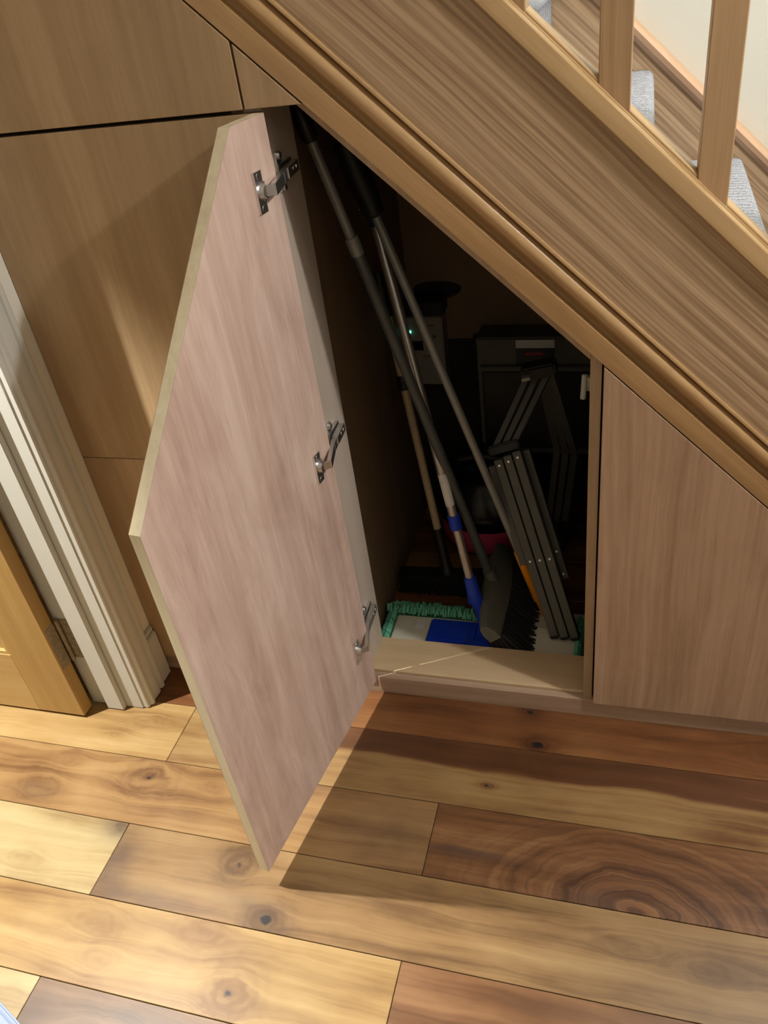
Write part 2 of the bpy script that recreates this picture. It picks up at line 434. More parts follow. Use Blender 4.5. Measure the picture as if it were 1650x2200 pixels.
# ------------------------------------------------------------------ room shell
def struct(name, b, mat, label=None):
    o = b.build(name, mat); o['kind'] = 'structure'
    if label: o['label'] = label
    return o
XW = -0.600            # hall face of the left wall
XW2 = -0.745           # its face in the adjoining room
b = B()
b.box(XW2, XW, -0.118, 0.87, 0.0, 4.2)
b.box(XW2, XW, -0.93, -0.118, 2.02, 4.2)
b.box(XW2, XW, -4.6, -0.93, 0.0, 4.2)
struct('wall_left', b, m_wall)
FX0, FX1, FY0 = -4.2, 5.6, -4.6       # extent of the hall and the room next to it
b = B(); b.box(FX0, FX1+0.1, 0.87, 0.97, -0.05, 4.2); struct('wall_back', b, m_wall, 'pale wall behind the stairs')
b = B(); b.box(FX1, FX1+0.1, FY0-0.1, 0.87, -0.05, 4.2); struct('wall_right', b, m_wall)
b = B(); b.box(FX0, FX1+0.1, FY0-0.1, FY0, -0.05, 4.2); struct('wall_front', b, m_wall)
b = B(); b.box(FX0-0.1, FX0, FY0-0.1, 0.97, -0.05, 4.2); struct('wall_far', b, m_wall)
b = B(); b.box(FX0-0.1, FX1+0.1, FY0-0.1, -0.02, 2.45, 2.55); b.box(FX0-0.1, XW2, -0.02, 0.97, 2.45, 2.55); b.box(XW2, FX1+0.1, -0.02, 0.97, 4.2, 4.3)
b.box(XW, FX1+0.1, -0.10, -0.02, 2.55, 4.2)
struct('ceiling', b, m_ceil)

# ------------------------------------------------------------------ door frame, architrave and door on the left
df = bpy.data.objects.new('trim_1', None); col.objects.link(df); df['kind'] = 'structure'
df['label'] = 'white painted door frame and moulded architrave'
df.location = (-0.67, -0.13, 0)
Z0 = 0.003
b = B(); b.box(-0.745, -0.598, -0.134, -0.118, Z0, 2.02); b.build('jamb', m_white, df)
b = B(); b.box(-0.693, -0.644, -0.149, -0.1345, Z0, 2.005); b.bevel(0.002, 2); b.build('door_stop', m_white, df)
b = B(); b.box(-0.745, -0.598, -0.93, -0.914, Z0, 2.02); b.box(-0.745, -0.598, -0.914, -0.134, 2.005, 2.02); b.build('jamb', m_white, df)
# moulded architrave, profile in (x, y)
prof = [(-0.5995,-0.131),(-0.5840,-0.131),(-0.5815,-0.1285),(-0.5815,-0.121),(-0.5765,-0.119),(-0.5745,-0.1155),(-0.5750,-0.110),(-0.5795,-0.1055),(-0.5800,-0.099),
        (-0.5790,-0.090),(-0.5785,-0.082),(-0.5790,-0.074),(-0.5845,-0.0715),(-0.5845,-0.066),(-0.5790,-0.064),(-0.5785,-0.0535),(-0.5800,-0.0505),(-0.5995,-0.0490)]
n_ = len(prof)
b = B()
b.faces([(x, y, Z0) for x, y in prof] + [(x, y, 2.09) for x, y in prof],
        [tuple(range(n_))[::-1], tuple(range(n_, 2*n_))] + [(i, (i+1) % n_, (i+1) % n_ + n_, i+n_) for i in range(n_)])
b.build('architrave', m_white, df)
b = B(); b.box(-0.5995, -0.579, -1.0, -0.917, Z0, 2.09); b.box(-0.5995, -0.579, -0.917, -0.131, 2.01, 2.09); b.build('architrave', m_white, df)
b = B(); b.box(-0.5995, -0.586, -0.0485, -0.002, 0.0, 0.150); b.box(-0.5995, -0.592, -0.0485, -0.002, 0.150, 0.166); b.bevel(0.003, 2)
sk = b.build('baseboard_left', m_white); sk['kind'] = 'structure'
b = B(); b.box(-0.5995, -0.586, -4.59, -1.0, 0.0, 0.166); b.build('baseboard_left', m_white)['kind'] = 'structure'

d1 = bpy.data.objects.new('door_1', None); col.objects.link(d1); d1['kind'] = 'structure'
d1['label'] = 'golden oak panelled door standing open'; d1.location = (-0.735, -0.16, 0)
XA, XB, YA, YB = -0.736, -1.49, -0.186, -0.1500
b = B(); b.box(-0.871, XA, YA, YB, 0.008, 1.985); b.bevel(0.0015, 1); b.build('stile', m_odoor, d1)
b = B(); b.box(XB, -1.355, YA, YB, 0.008, 1.985); b.bevel(0.0015, 1); b.build('stile', m_odoor, d1)
m_odoorh = wood('oak_room_door_rail', s2l(206,176,120), s2l(196,164,108), s2l(178,144,92), 'X', fine=50, band=7, streak=0.35, rough=0.35, seed=4.0)
for z0, z1 in ((0.008, 0.205), (0.80, 0.95), (1.85, 1.985)):
    b = B(); b.box(-1.3548, -0.8712, YA+0.0004, YB-0.0004, z0, z1); b.build('rail', m_odoorh, d1)
for z0, z1 in ((0.205, 0.80), (0.95, 1.85)):
    b = B(); b.box(-1.3548, -0.8712, YA+0.012, YB-0.012, z0, z1); b.build('panel', m_odoor, d1)
    b = B()
    for i in range(1):
        b.box(-1.3548, -0.8712, YA+0.003, YA+0.012, z0, z0+0.010); b.box(-1.3548, -0.8712, YA+0.003, YA+0.012, z1-0.010, z1)
        b.box(-0.8812, -0.8712, YA+0.003, YA+0.012, z0+0.01, z1-0.01); b.box(-1.3548, -1.3448, YA+0.003, YA+0.012, z0+0.01, z1-0.01)
    b.build('panel_bead', m_odoorh, d1)
m_hinge = plain('painted_over_hinge', s2l(150,136,110), 0.6, 0.0, var=0.6, scale=120)
b = B(); b.box(-0.7362, -0.7350, -0.180, -0.1505, 0.170, 0.296); b.box(-0.740, -0.702, -0.1362, -0.1342, 0.170, 0.296)
b.tube([(-0.731,-0.1430,0.168),(-0.731,-0.1430,0.298)], 0.0050, 12)
for z in (0.188, 0.232, 0.278):
    b.tube([(-0.714,-0.1378,z),(-0.714,-0.1360,z)], 0.004, 10); b.tube([(-0.7340,-0.165,z),(-0.7352,-0.165,z)], 0.004, 10)
tag(b.build('door_hinge', m_hinge, d1, auto=40), 'worn painted-over butt hinge')

# ------------------------------------------------------------------ plinth along the cupboards
b = B(); b.box(-0.5995, 1.46, 0.010, 0.0275, 0.0, 0.0535); b.bevel(0.001, 1)
pl = b.build('trim_2', m_plinth); pl['kind'] = 'structure'; pl['label'] = 'low timber plinth along the foot of the cupboards'

# ------------------------------------------------------------------ cupboard with the open door
cup = thing('understairs_cupboard', 'low under-stairs cupboard with its pink-toned wooden door swung wide open', 'cupboard', (0.23, 0.08, 0))
b = B(); b.box(-0.0480, 0.4765, 0.0285, 0.1390, 0.042, 0.060); b.bevel(0.001, 1); b.build('base_board', m_sill, cup)
b = B(); b.box(-0.0480, 0.4765, 0.1210, 0.1390, 0.0, 0.0415); b.build('base_rail', m_dkboard, cup)
b = B(); b.box(-0.0600, -0.0300, 0.0185, 0.1395, 0.0605, 1.36); b.bevel(0.001, 1); b.build('stile', m_stile, cup)
b = B(); b.prism([(0.4770,0.0),(0.4960,0.0),(0.4960,slope(0.496)+0.02),(0.4770,slope(0.477)+0.02)], 0.0190, 0.1390); b.build('upright', m_upright, cup)
b = B(); b.box(-0.0800, -0.0605, 0.0190, 0.866, 0.0, 1.40); b.build('partition', m_parti, cup)
b = B(); b.sweep([(0.0215,1.3445),(0.0400,1.3445),(0.0400,1.3995),(0.0215,1.3995)], 0.030, 0.4765); b.build('head_board', m_upright, cup)
# the open door
HX, HY = -0.009, -0.014
UX, UY = -0.1526, -0.9883
NX, NY = 0.9883, -0.1526
def dpt(s, z, t):
    return Vector((HX + UX*s + NX*t - 0.0065*(z-0.056), HY + UY*s + NY*t, z))
outl = [(-0.009,0.056),(0.511,0.056),(0.511,0.884),(0.088,1.314),(-0.009,1.314)]
b = B()
TH = 0.021
v = [dpt(s, z, -0.0008) for s, z in outl] + [dpt(s, z, -TH+0.0008) for s, z in outl]
b.faces(v, [(0,1,2,3,4),(9,8,7,6,5)] + [(i, i+5, (i+1) % 5 + 5, (i+1) % 5) for i in range(5)])
door = b.build('door', m_dedge, cup)
door['label'] = 'open cupboard door with sloping top and pale edging'
b = B(); v = [dpt(s, z, 0.0) for s, z in outl] + [dpt(s, z, -0.0008) for s, z in outl]
b.faces(v, [(0,1,2,3,4),(9,8,7,6,5)] + [(i, i+5, (i+1) % 5 + 5, (i+1) % 5) for i in range(5)])
b.build('door_veneer', m_door, door)
b = B(); v = [dpt(s, z, -TH+0.0008) for s, z in outl] + [dpt(s, z, -TH) for s, z in outl]
b.faces(v, [(0,1,2,3,4),(9,8,7,6,5)] + [(i, i+5, (i+1) % 5 + 5, (i+1) % 5) for i in range(5)])
b.build('door_veneer', m_panel, door)
def hinge(zc):
    b = B()
    u = Vector((UX,UY,0)); n = Vector((NX,NY,0)); z = Vector((0,0,1))
    c = dpt(0.050, zc, 0.0)
    b.obox(c + n*0.0024, u, n, z, 0.0105, 0.0024, 0.031)            # flange
    b.obox(c + n*0.0030 - u*0.009, u, n, z, 0.004, 0.003, 0.014)
    for s in (-1, 1):
        b.tube([c + n*0.004 + z*0.024*s, c + n*0.0055 + z*0.024*s], 0.0045, 12)
    # cup boss
    b.tube([c + n*0.003 - u*0.006, c + n*0.012 - u*0.006], [0.013, 0.010], 18)
    # cranked arm
    p0 = c + n*0.006 - u*0.002; p1 = c + n*0.019 - u*0.016
    p2 = Vector((-0.012, 0.012, zc+0.002)); p3 = Vector((-0.013, 0.030, zc+0.004)); p4 = Vector((-0.015, 0.082, zc+0.006))
    b.bar(p0, p1, z, 0.015, 0.004); b.bar(p1, p2, z, 0.018, 0.008); b.bar(p2, p3, z, 0.018, 0.009); b.bar(p3, p4, z, 0.017, 0.012)
    # mounting plate on the frame, with wings and screws
    b.box(-0.0298, -0.0262, 0.034, 0.052, zc-0.026, zc+0.036)
    b.box(-0.0298, -0.0225, 0.028, 0.086, zc-0.008, zc+0.018)
    for zz, yy in ((zc+0.030, 0.043), (zc-0.020, 0.043)):
        b.tube([(-0.0262, yy, zz), (-0.0215, yy, zz)], [0.0070, 0.0055], 14)
    for yy in (0.056, 0.072):
        b.tube([(-0.0095, yy, zc+0.006), (-0.0070, yy, zc+0.006)], 0.0035, 10)
    tag(b.build('hinge', m_chrome, door, auto=35), 'nickel concealed hinge')
for zc in (1.212, 0.705, 0.212): hinge(zc)
# touch latch on the right upright
m_latch = plain('translucent_white_plastic', s2l(160,164,150), 0.4)
b = B(); b.box(0.4690, 0.4768, 0.052, 0.062, 0.812, 0.838); b.tube([(0.4640,0.046,0.800),(0.4660,0.056,0.842)], 0.0050, 14); b.tube([(0.4639,0.0455,0.7985),(0.4640,0.046,0.7998)], 0.0026, 10)
b.build('touch_latch', m_latch, cup, auto=40)

# ------------------------------------------------------------------ closed cupboards to the left
lc = thing('tall_cupboard', 'tall oak veneered cupboard front with closed flush doors left of the open door', 'cupboard', (-0.31, 0.01, 0))
def panel(name, poly, mat, parent, y0=0.0, y1=0.018):
    b = B(); b.prism(poly, y0, y1); b.bevel(0.0009, 1); return b.build(name, mat, parent)
G = 0.0045
panel('upper_door', [(-0.5985,1.3195),(-0.0520,1.3195),(-0.0520,slope(-0.052)-G),(-0.5985,slope(-0.5985)-G)], m_panel, lc)
panel('corner_panel', [(-0.0480,1.3195),(slope(0)-1.3195-G > 0 and (O0-G-1.3195)/SL or 0.04,1.3195),(-0.0480,slope(-0.048)-G)], m_panel2, lc)
panel('middle_door', [(-0.5985,0.6690),(-0.0280,0.6690),(-0.0280,1.3130),(-0.5985,1.3130)], m_panel, lc)
panel('lower_panel', [(-0.5985,0.0550),(-0.0280,0.0550),(-0.0280,0.6675),(-0.5985,0.6675)], m_panel2, lc)
b = B(); b.prism([(-0.5990,0.0),(-0.0815,0.0),(-0.0815,slope(-0.0815)-0.01),(-0.5990,slope(-0.599)-0.01)], 0.030, 0.045)
b.box(-0.0815, 0.0, 0.0290, 0.045, 1.365, 1.42)
b.build('light_stop', m_dkboard, lc)  # boards added behind the panels to stop light leaking through
b = B(); b.box(-0.0600, 0.052, 0.0185, 0.0280, 1.318, 1.3190); b.build('header_rail', m_dkboard, lc)

# ------------------------------------------------------------------ fixed panel to the right
rc = thing('low_cupboard', 'triangular oak cupboard front under the lower stairs right of the opening', 'cupboard', (0.9, 0.01, 0))
panel('side_panel', [(0.5000,0.0545),(1.364,0.0545),(0.5000,slope(0.5)-0.0035)], m_rpanel, rc)
b = B(); b.prism([(0.4975,0.0),(1.38,0.0),(0.4975,slope(0.4975)+0.01)], 0.029, 0.045); b.build('light_stop', m_dkboard, rc)  # last piece is added behind the panel against light leaks

# ------------------------------------------------------------------ staircase
st = thing('staircase', 'oak staircase with moulded string, square balusters and grey carpeted steps', 'staircase', (0.6, 0.4, 0))
X0, X1 = -0.597, 1.44
b = B(); b.sweep([(0.0,O0),(0.021,O0),(0.021,1.4150),(0.0035,1.4150),(0.0,1.4130)], X0, X1); b.build('lower_strip', m_mould, st)
pr = [(0.021,1.4152),(0.0135,1.4152),(0.0140,1.4200),(0.0128,1.4250),(0.0100,1.4295),(0.0060,1.4330),(0.0015,1.4365)]
for k in range(0, 13):
    a = math.radians(-42 + 128*k/12)
    pr.append((0.0130 - 0.0185*math.cos(a), 1.4520 + 0.0215*math.sin(a)))
pr += [(0.0105,1.4745),(0.0100,1.4760),(-0.0020,1.4765),(-0.0038,1.4780),(-0.0038,1.4835),(-0.0030,1.4850),(0.021,1.4852)]
b = B(); b.sweep(pr, X0, X1); b.build('stringer_moulding', m_mould, st, auto=38)
b = B(); b.sweep([(0.0010,1.4853),(0.0360,1.4853),(0.0360,1.7270),(0.0010,1.7270)], X0, X1); b.build('stringer', m_string, st)
# base rail: front lip, slot, back lip
b = B(); b.sweep([(-0.0090,1.7272),(0.0640,1.7272),(0.0660,1.7300),(0.0660,1.7690),(0.0640,1.7710),(0.0530,1.7710),(0.0530,1.7560),(0.0085,1.7560),(0.0085,1.7655),(0.0070,1.7680),
                  (0.0035,1.7685),(0.0022,1.7675),(0.0018,1.7650),(0.0004,1.7648),(-0.0004,1.7662),(-0.0020,1.7662),(-0.0085,1.7640),(-0.0105,1.7620),(-0.0115,1.7580),(-0.0115,1.7300)], X0, X1)
b.build('base_rail', m_cap, st, auto=25)
xb = [0.4795 + 0.1403*k for k in range(-7, 7)]
for x in xb:
    if x < -0.55: continue
    b = B()
    x0, x1 = x, x+0.0435
    b.prism([(x0, slope(x0,1.7565)), (x1, slope(x1,1.7565)), (x1, slope(x1, 2.60)), (x0, slope(x0, 2.60))], 0.0090, 0.0520)
    b.bevel(0.0015, 1); b.build('baluster', m_balus, st)
    xn = x + 0.1403
    b = B(); b.sweep([(0.0105,1.7565),(0.0525,1.7565),(0.0525,1.7740),(0.0130,1.7740),(0.0105,1.7715)], x1+0.0003, xn-0.0003); b.build('fillet', m_cap, st)
b = B(); b.sweep([(-0.004,2.600),(0.065,2.600),(0.070,2.62),(0.066,2.66),(0.030,2.675),(-0.006,2.66),(-0.010,2.62)], X0, X1); b.build('handrail', m_cap, st)
# carpeted steps
NX1, NZ1, GO, RI = 0.560, 1.195, 0.2064, 0.1980
for k in range(-5, 6):
    xn, zt = NX1 + GO*k, NZ1 - RI*k
    p = [(xn-GO-0.014, zt-0.036), (xn-GO-0.014, zt), (xn-0.016, zt)]
    for j in range(1, 8):
        a = math.pi/2 - math.pi*j/8
        p.append((xn-0.016+0.018*math.cos(a), zt-0.018+0.018*math.sin(a)))
    p += [(xn-0.016, zt-0.036), (xn-0.016, zt-RI), (xn-0.028, zt-RI-0.034), (xn-0.034, zt-RI-0.034), (xn-0.034, zt-0.036)]
    b = B(); b.prism(p, 0.0375, 0.8440); b.build('carpeted_step', m_carpet, st, auto=30)
b = B(); b.sweep([(0.8450,1.40),(0.8695,1.40),(0.8695,1.7490),(0.8450,1.7490)], X0, 1.75); b.build('wall_stringer', m_string, st)
b = B(); b.sweep([(0.8450,1.7492),(0.8695,1.7492),(0.8695,1.7900),(0.8520,1.7900),(0.8440,1.7870),(0.8340,1.7840),(0.8300,1.7760),(0.8330,1.7620),(0.8420,1.7580)], X0, 1.75)
m_mould2 = wood('wall_string_capping', s2l(226,190,158), s2l(208,170,136), s2l(182,142,108), 'Z', tilt=TILT, fine=40, band=12, streak=0.5, rough=0.4, seed=7.9)
b.build('wall_stringer_capping', m_mould2, st, auto=30)
# sloping board added under the steps to keep light out of the cupboard
b = B(); b.sweep([(0.0370,1.400),(0.8445,1.400),(0.8445,1.412),(0.0370,1.412)], X0, 1.40); b.build('soffit_light_stop', m_recess, st)

# ------------------------------------------------------------------ back of the cupboard
def hole_board(name, outer, hole, y0, y1, mat):
    cu = bpy.data.curves.new(name, 'CURVE'); cu.dimensions = '2D'; cu.fill_mode = 'BOTH'; cu.extrude = (y1-y0)/2
    for pts in (outer, hole):
        sp = cu.splines.new('POLY'); sp.points.add(len(pts)-1); sp.use_cyclic_u = True
        for q, (x, z) in zip(sp.points, pts): q.co = (x, z, 0, 1)
    tmp = bpy.data.objects.new('tmp', cu); col.objects.link(tmp)
    dg = bpy.context.evaluated_depsgraph_get(); dg.update()
    me = bpy.data.meshes.new_from_object(tmp.evaluated_get(dg)); bpy.data.objects.remove(tmp)
    me.transform(Matrix.Translation((0, (y0+y1)/2, 0)) @ Matrix.Rotation(math.pi/2, 4, 'X'))
    me.materials.clear(); o = link(name, me, mat); return o
hole = [(0.024+0.068*math.cos(2*math.pi*k/24), 0.709+(0.020 if math.sin(2*math.pi*k/24) > 0 else 0.032)*math.sin(2*math.pi*k/24)) for k in range(24)]
bo = hole_board('back_board', [(-0.0600,0.560),(0.1120,0.560),(0.1180,0.575),(0.4700,0.575),(0.80,0.575),(-0.0600,1.40)][:0] or [(-0.0600,0.560),(0.112,0.560),(0.118,0.574),(0.83,0.574),(-0.0600,1.42)], hole, 0.842, 0.8445, m_board)
tag(bo, 'brown board across the cupboard back with a rough dark hole', 'board')
b = B(); b.prism([(-0.0595,0.0),(1.36,0.0),(1.36,0.02),(-0.0595,1.40)], 0.846, 0.868); o = b.build('wall_cupboard', m_recess); o['kind'] = 'structure'

# ------------------------------------------------------------------ things in the cupboard
m_gpole  = plain('grey_painted_steel', s2l(88,92,90), 0.42, 0.2, var=0.08)
m_gpole2 = plain('light_grey_tube', s2l(150,152,146), 0.4, 0.3, var=0.08)
m_alu    = plain('brushed_aluminium', s2l(205,203,198), 0.32, 0.85, var=0.08)
m_beige  = plain('beige_pole', s2l(196,176,140), 0.5, var=0.1)
m_blue   = plain('royal_blue_plastic', s2l(24,62,190), 0.4, var=0.1)
m_ghead  = plain('grey_plastic', s2l(104,104,94), 0.5, var=0.1)
m_brist  = plain('black_bristle', s2l(24,23,22), 0.8, var=0.4, scale=300)
m_teal   = plain('teal_chenille', s2l(112,196,160), 0.9, var=0.25, scale=90, bump=0.5)
m_cream  = plain('cream_canvas', s2l(224,220,200), 0.85, var=0.05, bump=0.1)
m_label  = plain('white_label', s2l(230,230,226), 0.6)
m_orange = plain('orange_plastic', s2l(236,150,24), 0.45, var=0.08)
m_pink   = plain('pink_plastic', s2l(206,74,112), 0.35, var=0.06)

def lerp(a, b, t): return Vector(a) + (Vector(b)-Vector(a))*t

# --- grey broom
br = thing('broom', 'grey handled broom leaning in front of the other poles, black bristles on the right', 'broom', (0.24, 0.31, 0))
T0, T1 = Vector((-0.041, 0.20, 1.288)), Vector((0.229, 0.318, 0.118))
b = B(); b.tube([lerp(T0,T1,0.21), lerp(T0,T1,1.0)], 0.0118, 20); b.build('handle', m_gpole, br, auto=40)
b = B(); b.tube([lerp(T0,T1,0.045), lerp(T0,T1,0.225)], 0.0098, 20); b.build('upper_tube', m_gpole2, br, auto=40)
b = B(); b.tube([lerp(T0,T1,-0.012), lerp(T0,T1,0.0), lerp(T0,T1,0.045), lerp(T0,T1,0.052)], [0.008,0.0175,0.0165,0.011], 18); b.build('grip', m_black, br, auto=40)
b = B(); b.tube([lerp(T0,T1,0.205), lerp(T0,T1,0.235)], 0.0135, 18); b.build('collar', m_gpole2, br, auto=40)
# head: long block running back into the cupboard, bristles splayed to the right
ax = (T1-T0).normalized(); ln = Vector((0.03,-1.0,0.0)).normalized()
b = B()
secs = []
hc = Vector((0.236, 0.312, 0.100))
bd = Vector((0.62, 0.0, -0.78)).normalized(); sd = ln.cross(bd).normalized()
for i in range(13):
    t = -1 + 2*i/12
    hl = 0.165*t
    wd = 0.026*(1-0.35*t*t); up = 0.034*(1-0.55*t*t)+0.006
    c = hc + ln*hl
    secs.append([c + bd*0.030 + sd*wd, c + bd*0.030 - sd*wd, c + bd*0.004 - sd*wd*1.02, c - bd*up*0.8 - sd*wd*0.62, c - bd*up, c - bd*up*0.8 + sd*wd*0.62, c + bd*0.004 + sd*wd*1.02])
rings = [[b.bm.verts.new(p) for p in s_] for s_ in secs]
for r0, r1 in zip(rings, rings[1:]):
    for k in range(7): b.bm.faces.new((r0[k], r0[(k+1) % 7], r1[(k+1) % 7], r1[k]))
b.bm.faces.new(rings[0][::-1]); b.bm.faces.new(rings[-1])
b.tube([lerp(T0,T1,0.965), lerp(T0,T1,1.02), hc + bd*0.0], [0.0155,0.0175,0.022], 18)
b.build('head', m_ghead, br, auto=45)
b = B(); rnd = random.Random(3)
b.obox(hc + bd*0.052, ln, sd, bd, 0.158, 0.021, 0.024)
for i in range(40):
    for j in range(5):
        t = -1 + 2*(i+0.5)/40
        p = hc + ln*0.160*t + bd*0.028 + sd*(j-2)*0.010
        d = (bd + sd*(j-2)*0.07 + ln*(0.16*t) + Vector((rnd.uniform(-.05,.05), rnd.uniform(-.05,.05), rnd.uniform(-.03,.03)))).normalized()
        L = 0.098 + rnd.uniform(-0.006, 0.006)
        q = p + d*L
        zf = 0.0375 if q.x > 0.30 or q.y < 0.30 else 0.0035
        if q.z < zf:
            q = p + d*((p.z-zf)/-d.z); q2 = q + Vector((d.x, d.y, 0)).normalized()*0.02
        else: q2 = q + d*0.001
        if q2.x > 0.470: q2.x = 0.470
        b.tube([p, lerp(p,q,0.5), q, q2], [0.0056,0.0066,0.0064,0.003], 5)
tag(b.build('bristles', m_brist, br), kind='stuff')

# --- flat mop
mp_ = thing('flat_mop', 'flat floor mop with teal fringe, royal blue clamp and metal pole', 'mop', (0.22, 0.22, 0))
P0, P1 = Vector((0.020, 0.350, 1.092)), Vector((0.188, 0.240, 0.180))
b = B(); b.tube([lerp(P0,P1,0.06), lerp(P0,P1,1.0)], 0.0108, 20); b.build('pole', m_alu, mp_, auto=40)
b = B(); b.tube([lerp(P0,P1,-0.06), lerp(P0,P1,-0.05), lerp(P0,P1,0.02), lerp(P0,P1,0.065)], [0.010,0.0165,0.0165,0.0150], 18); b.build('grip', plain('navy_grip', s2l(22,28,70), 0.5), mp_, auto=40)
b = B(); b.tube([lerp(P0,P1,0.795), lerp(P0,P1,0.835)], 0.0150, 18); b.build('collar', m_blue, mp_, auto=40)
b = B(); b.tube([lerp(P0,P1,0.675), lerp(P0,P1,0.765)], 0.0112, 20); b.build('paper_label', m_label, mp_, auto=40)
b = B(); b.tube([lerp(P0,P1,0.985), lerp(P0,P1,1.03), lerp(P0,P1,1.06), (0.206,0.234,0.110), (0.219,0.222,0.070), (0.225,0.212,0.050)], [0.0150,0.0170,0.0200,0.0165,0.0170,0.0150], 20)
b.obox((0.224,0.208,0.054), (1,0,0), (0,1,0), (0,0,1), 0.020, 0.024, 0.008)
b.build('swivel_joint', m_blue, mp_, auto=45)
b = B(); b.box(0.078, 0.262, 0.150, 0.236, 0.0365, 0.0480); b.bevel(0.004, 2); b.box(0.105, 0.200, 0.165, 0.222, 0.0480, 0.0520); b.build('clamp_plate', m_blue, mp_, auto=40)
b = B(); b.box(0.175, 0.205, 0.1605, 0.1625, 0.0521, 0.0530); b.build('plate_highlight', m_chrome, mp_)  # bright sliver standing in for a highlight on the blue plate
b = B(); b.box(-0.020, 0.452, 0.148, 0.252, 0.022, 0.0360); b.bevel(0.004, 2); b.build('pocket_cloth', m_cream, mp_, auto=40)
b = B(); b.box(0.310, 0.470, 0.2525, 0.318, 0.010, 0.0300); b.bevel(0.004, 2); b.build('pocket_cloth', m_cream, mp_, auto=40)
b = B(); b.box(0.038, 0.062, 0.200, 0.236, 0.0361, 0.0366); b.build('care_label', m_label, mp_)
b = B(); b.box(-0.040, 0.466, 0.146, 0.288, 0.004, 0.0220); b.bevel(0.006, 2); b.build('pad', m_teal, mp_, auto=40)
b = B(); rnd = random.Random(11)
def loop(p, d, L, r):
    p = Vector(p); d = Vector(d).normalized()
    side = Vector((rnd.uniform(-.25,.25), rnd.uniform(-.25,.25), 0))
    b.tube([p, p + d*L*0.45 + side*L*0.2 + Vector((0,0,0.010)), p + d*L*0.9 + side*L*0.3 + Vector((0,0,-0.006)), p + d*L + side*L*0.3 + Vector((0,0,-0.016))], [r*0.8, r, r, r*0.7], 6)
for i in range(62):
    x = -0.045 + 0.350*i/61
    for (y, L, z) in ((0.247, 0.030, 0.044), (0.258, 0.034, 0.040), (0.270, 0.036, 0.032), (0.280, 0.034, 0.022)):
        loop((x + rnd.uniform(-.003,.003), y + rnd.uniform(-.004,.004), z + rnd.uniform(-.004,.004)), (rnd.uniform(-.35,.35), 1, rnd.uniform(-.1,.25)), L*rnd.uniform(0.8,1.2), 0.0038)
for i in range(30):
    y = 0.150 + 0.135*i/29
    for (dx, L, z) in ((0.0, 0.016, 0.038), (-0.008, 0.018, 0.032), (-0.014, 0.018, 0.024)):
        loop((-0.022 + dx, y + rnd.uniform(-.003,.003), z), (-1, rnd.uniform(-.2,.2), 0.05), L, 0.0042)
        loop((0.448 - dx*0.5, y + rnd.uniform(-.003,.003), z), (1, rnd.uniform(-.2,.2), 0.05), L*0.7, 0.0042)
tag(b.build('fringe', m_teal, mp_, smooth=True), kind='stuff')

# --- black broom with the beige pole
bb = thing('broom', 'black broom with thin beige pole, standing behind the teal mop', 'broom', (0.08, 0.40, 0))
Q0, Q1 = Vector((-0.036, 0.545, 0.775)), Vector((0.090, 0.395, 0.075))
b = B(); b.tube([lerp(Q0,Q1,0.02), lerp(Q0,Q1,0.84)], 0.0105, 18); b.build('handle', m_beige, bb, auto=40)
b = B(); b.tube([lerp(Q0,Q1,-0.12), lerp(Q0,Q1,0.03)], [0.012,0.0135], 16); b.build('grip', m_black, bb, auto=40)
b = B(); b.tube([lerp(Q0,Q1,0.235), lerp(Q0,Q1,0.285)], 0.0150, 16); b.build('collar', m_black, bb, auto=40)
b = B(); b.tube([lerp(Q0,Q1,0.82), lerp(Q0,Q1,0.98), (0.092,0.393,0.055)], [0.0125,0.0150,0.022], 16)
b.obox((0.085,0.392,0.062), (1,0.06,0), (-0.06,1,0), (0,0,1), 0.128, 0.020, 0.012)
b.build('head', m_black, bb, auto=40)
b = B(); rnd = random.Random(5)
for i in range(34):
    for j in range(3):
        p = Vector((-0.037 + 0.244*i/33, 0.383 + 0.010*j + 0.004, 0.050)); q = p + Vector(((i-16.5)*0.0008, (j-1)*0.010, -0.047)) + Vector((rnd.uniform(-.003,.003), rnd.uniform(-.003,.003), 0))
        if q.x < -0.052: q.x = -0.052
        b.tube([p, q], [0.0042, 0.0048], 5)
tag(b.build('bristles', m_brist, bb), kind='stuff')

# --- extension pole with the orange end
ep = thing('extension_pole', 'long slim grey pole with thick black grip and orange lower end', 'pole', (0.36, 0.30, 0))
E0, E1 = Vector((0.008, 0.305, 1.180)), Vector((0.3565, 0.302, 0.055))
b = B(); b.tube([lerp(E0,E1,0.08), lerp(E0,E1,0.86)], 0.0095, 18); b.build('pole', m_gpole2, ep, auto=40)
b = B(); b.tube([lerp(E0,E1,-0.03), lerp(E0,E1,-0.02), lerp(E0,E1,0.05), lerp(E0,E1,0.10), lerp(E0,E1,0.105)], [0.012,0.024,0.025,0.021,0.012], 20); b.build('grip', m_black, ep, auto=40)
b = B(); b.tube([lerp(E0,E1,0.84), lerp(E0,E1,0.975), lerp(E0,E1,0.98), lerp(E0,E1,1.02)], [0.0130,0.0135,0.010,0.009], 18); b.build('end_sleeve', m_orange, ep, auto=40)

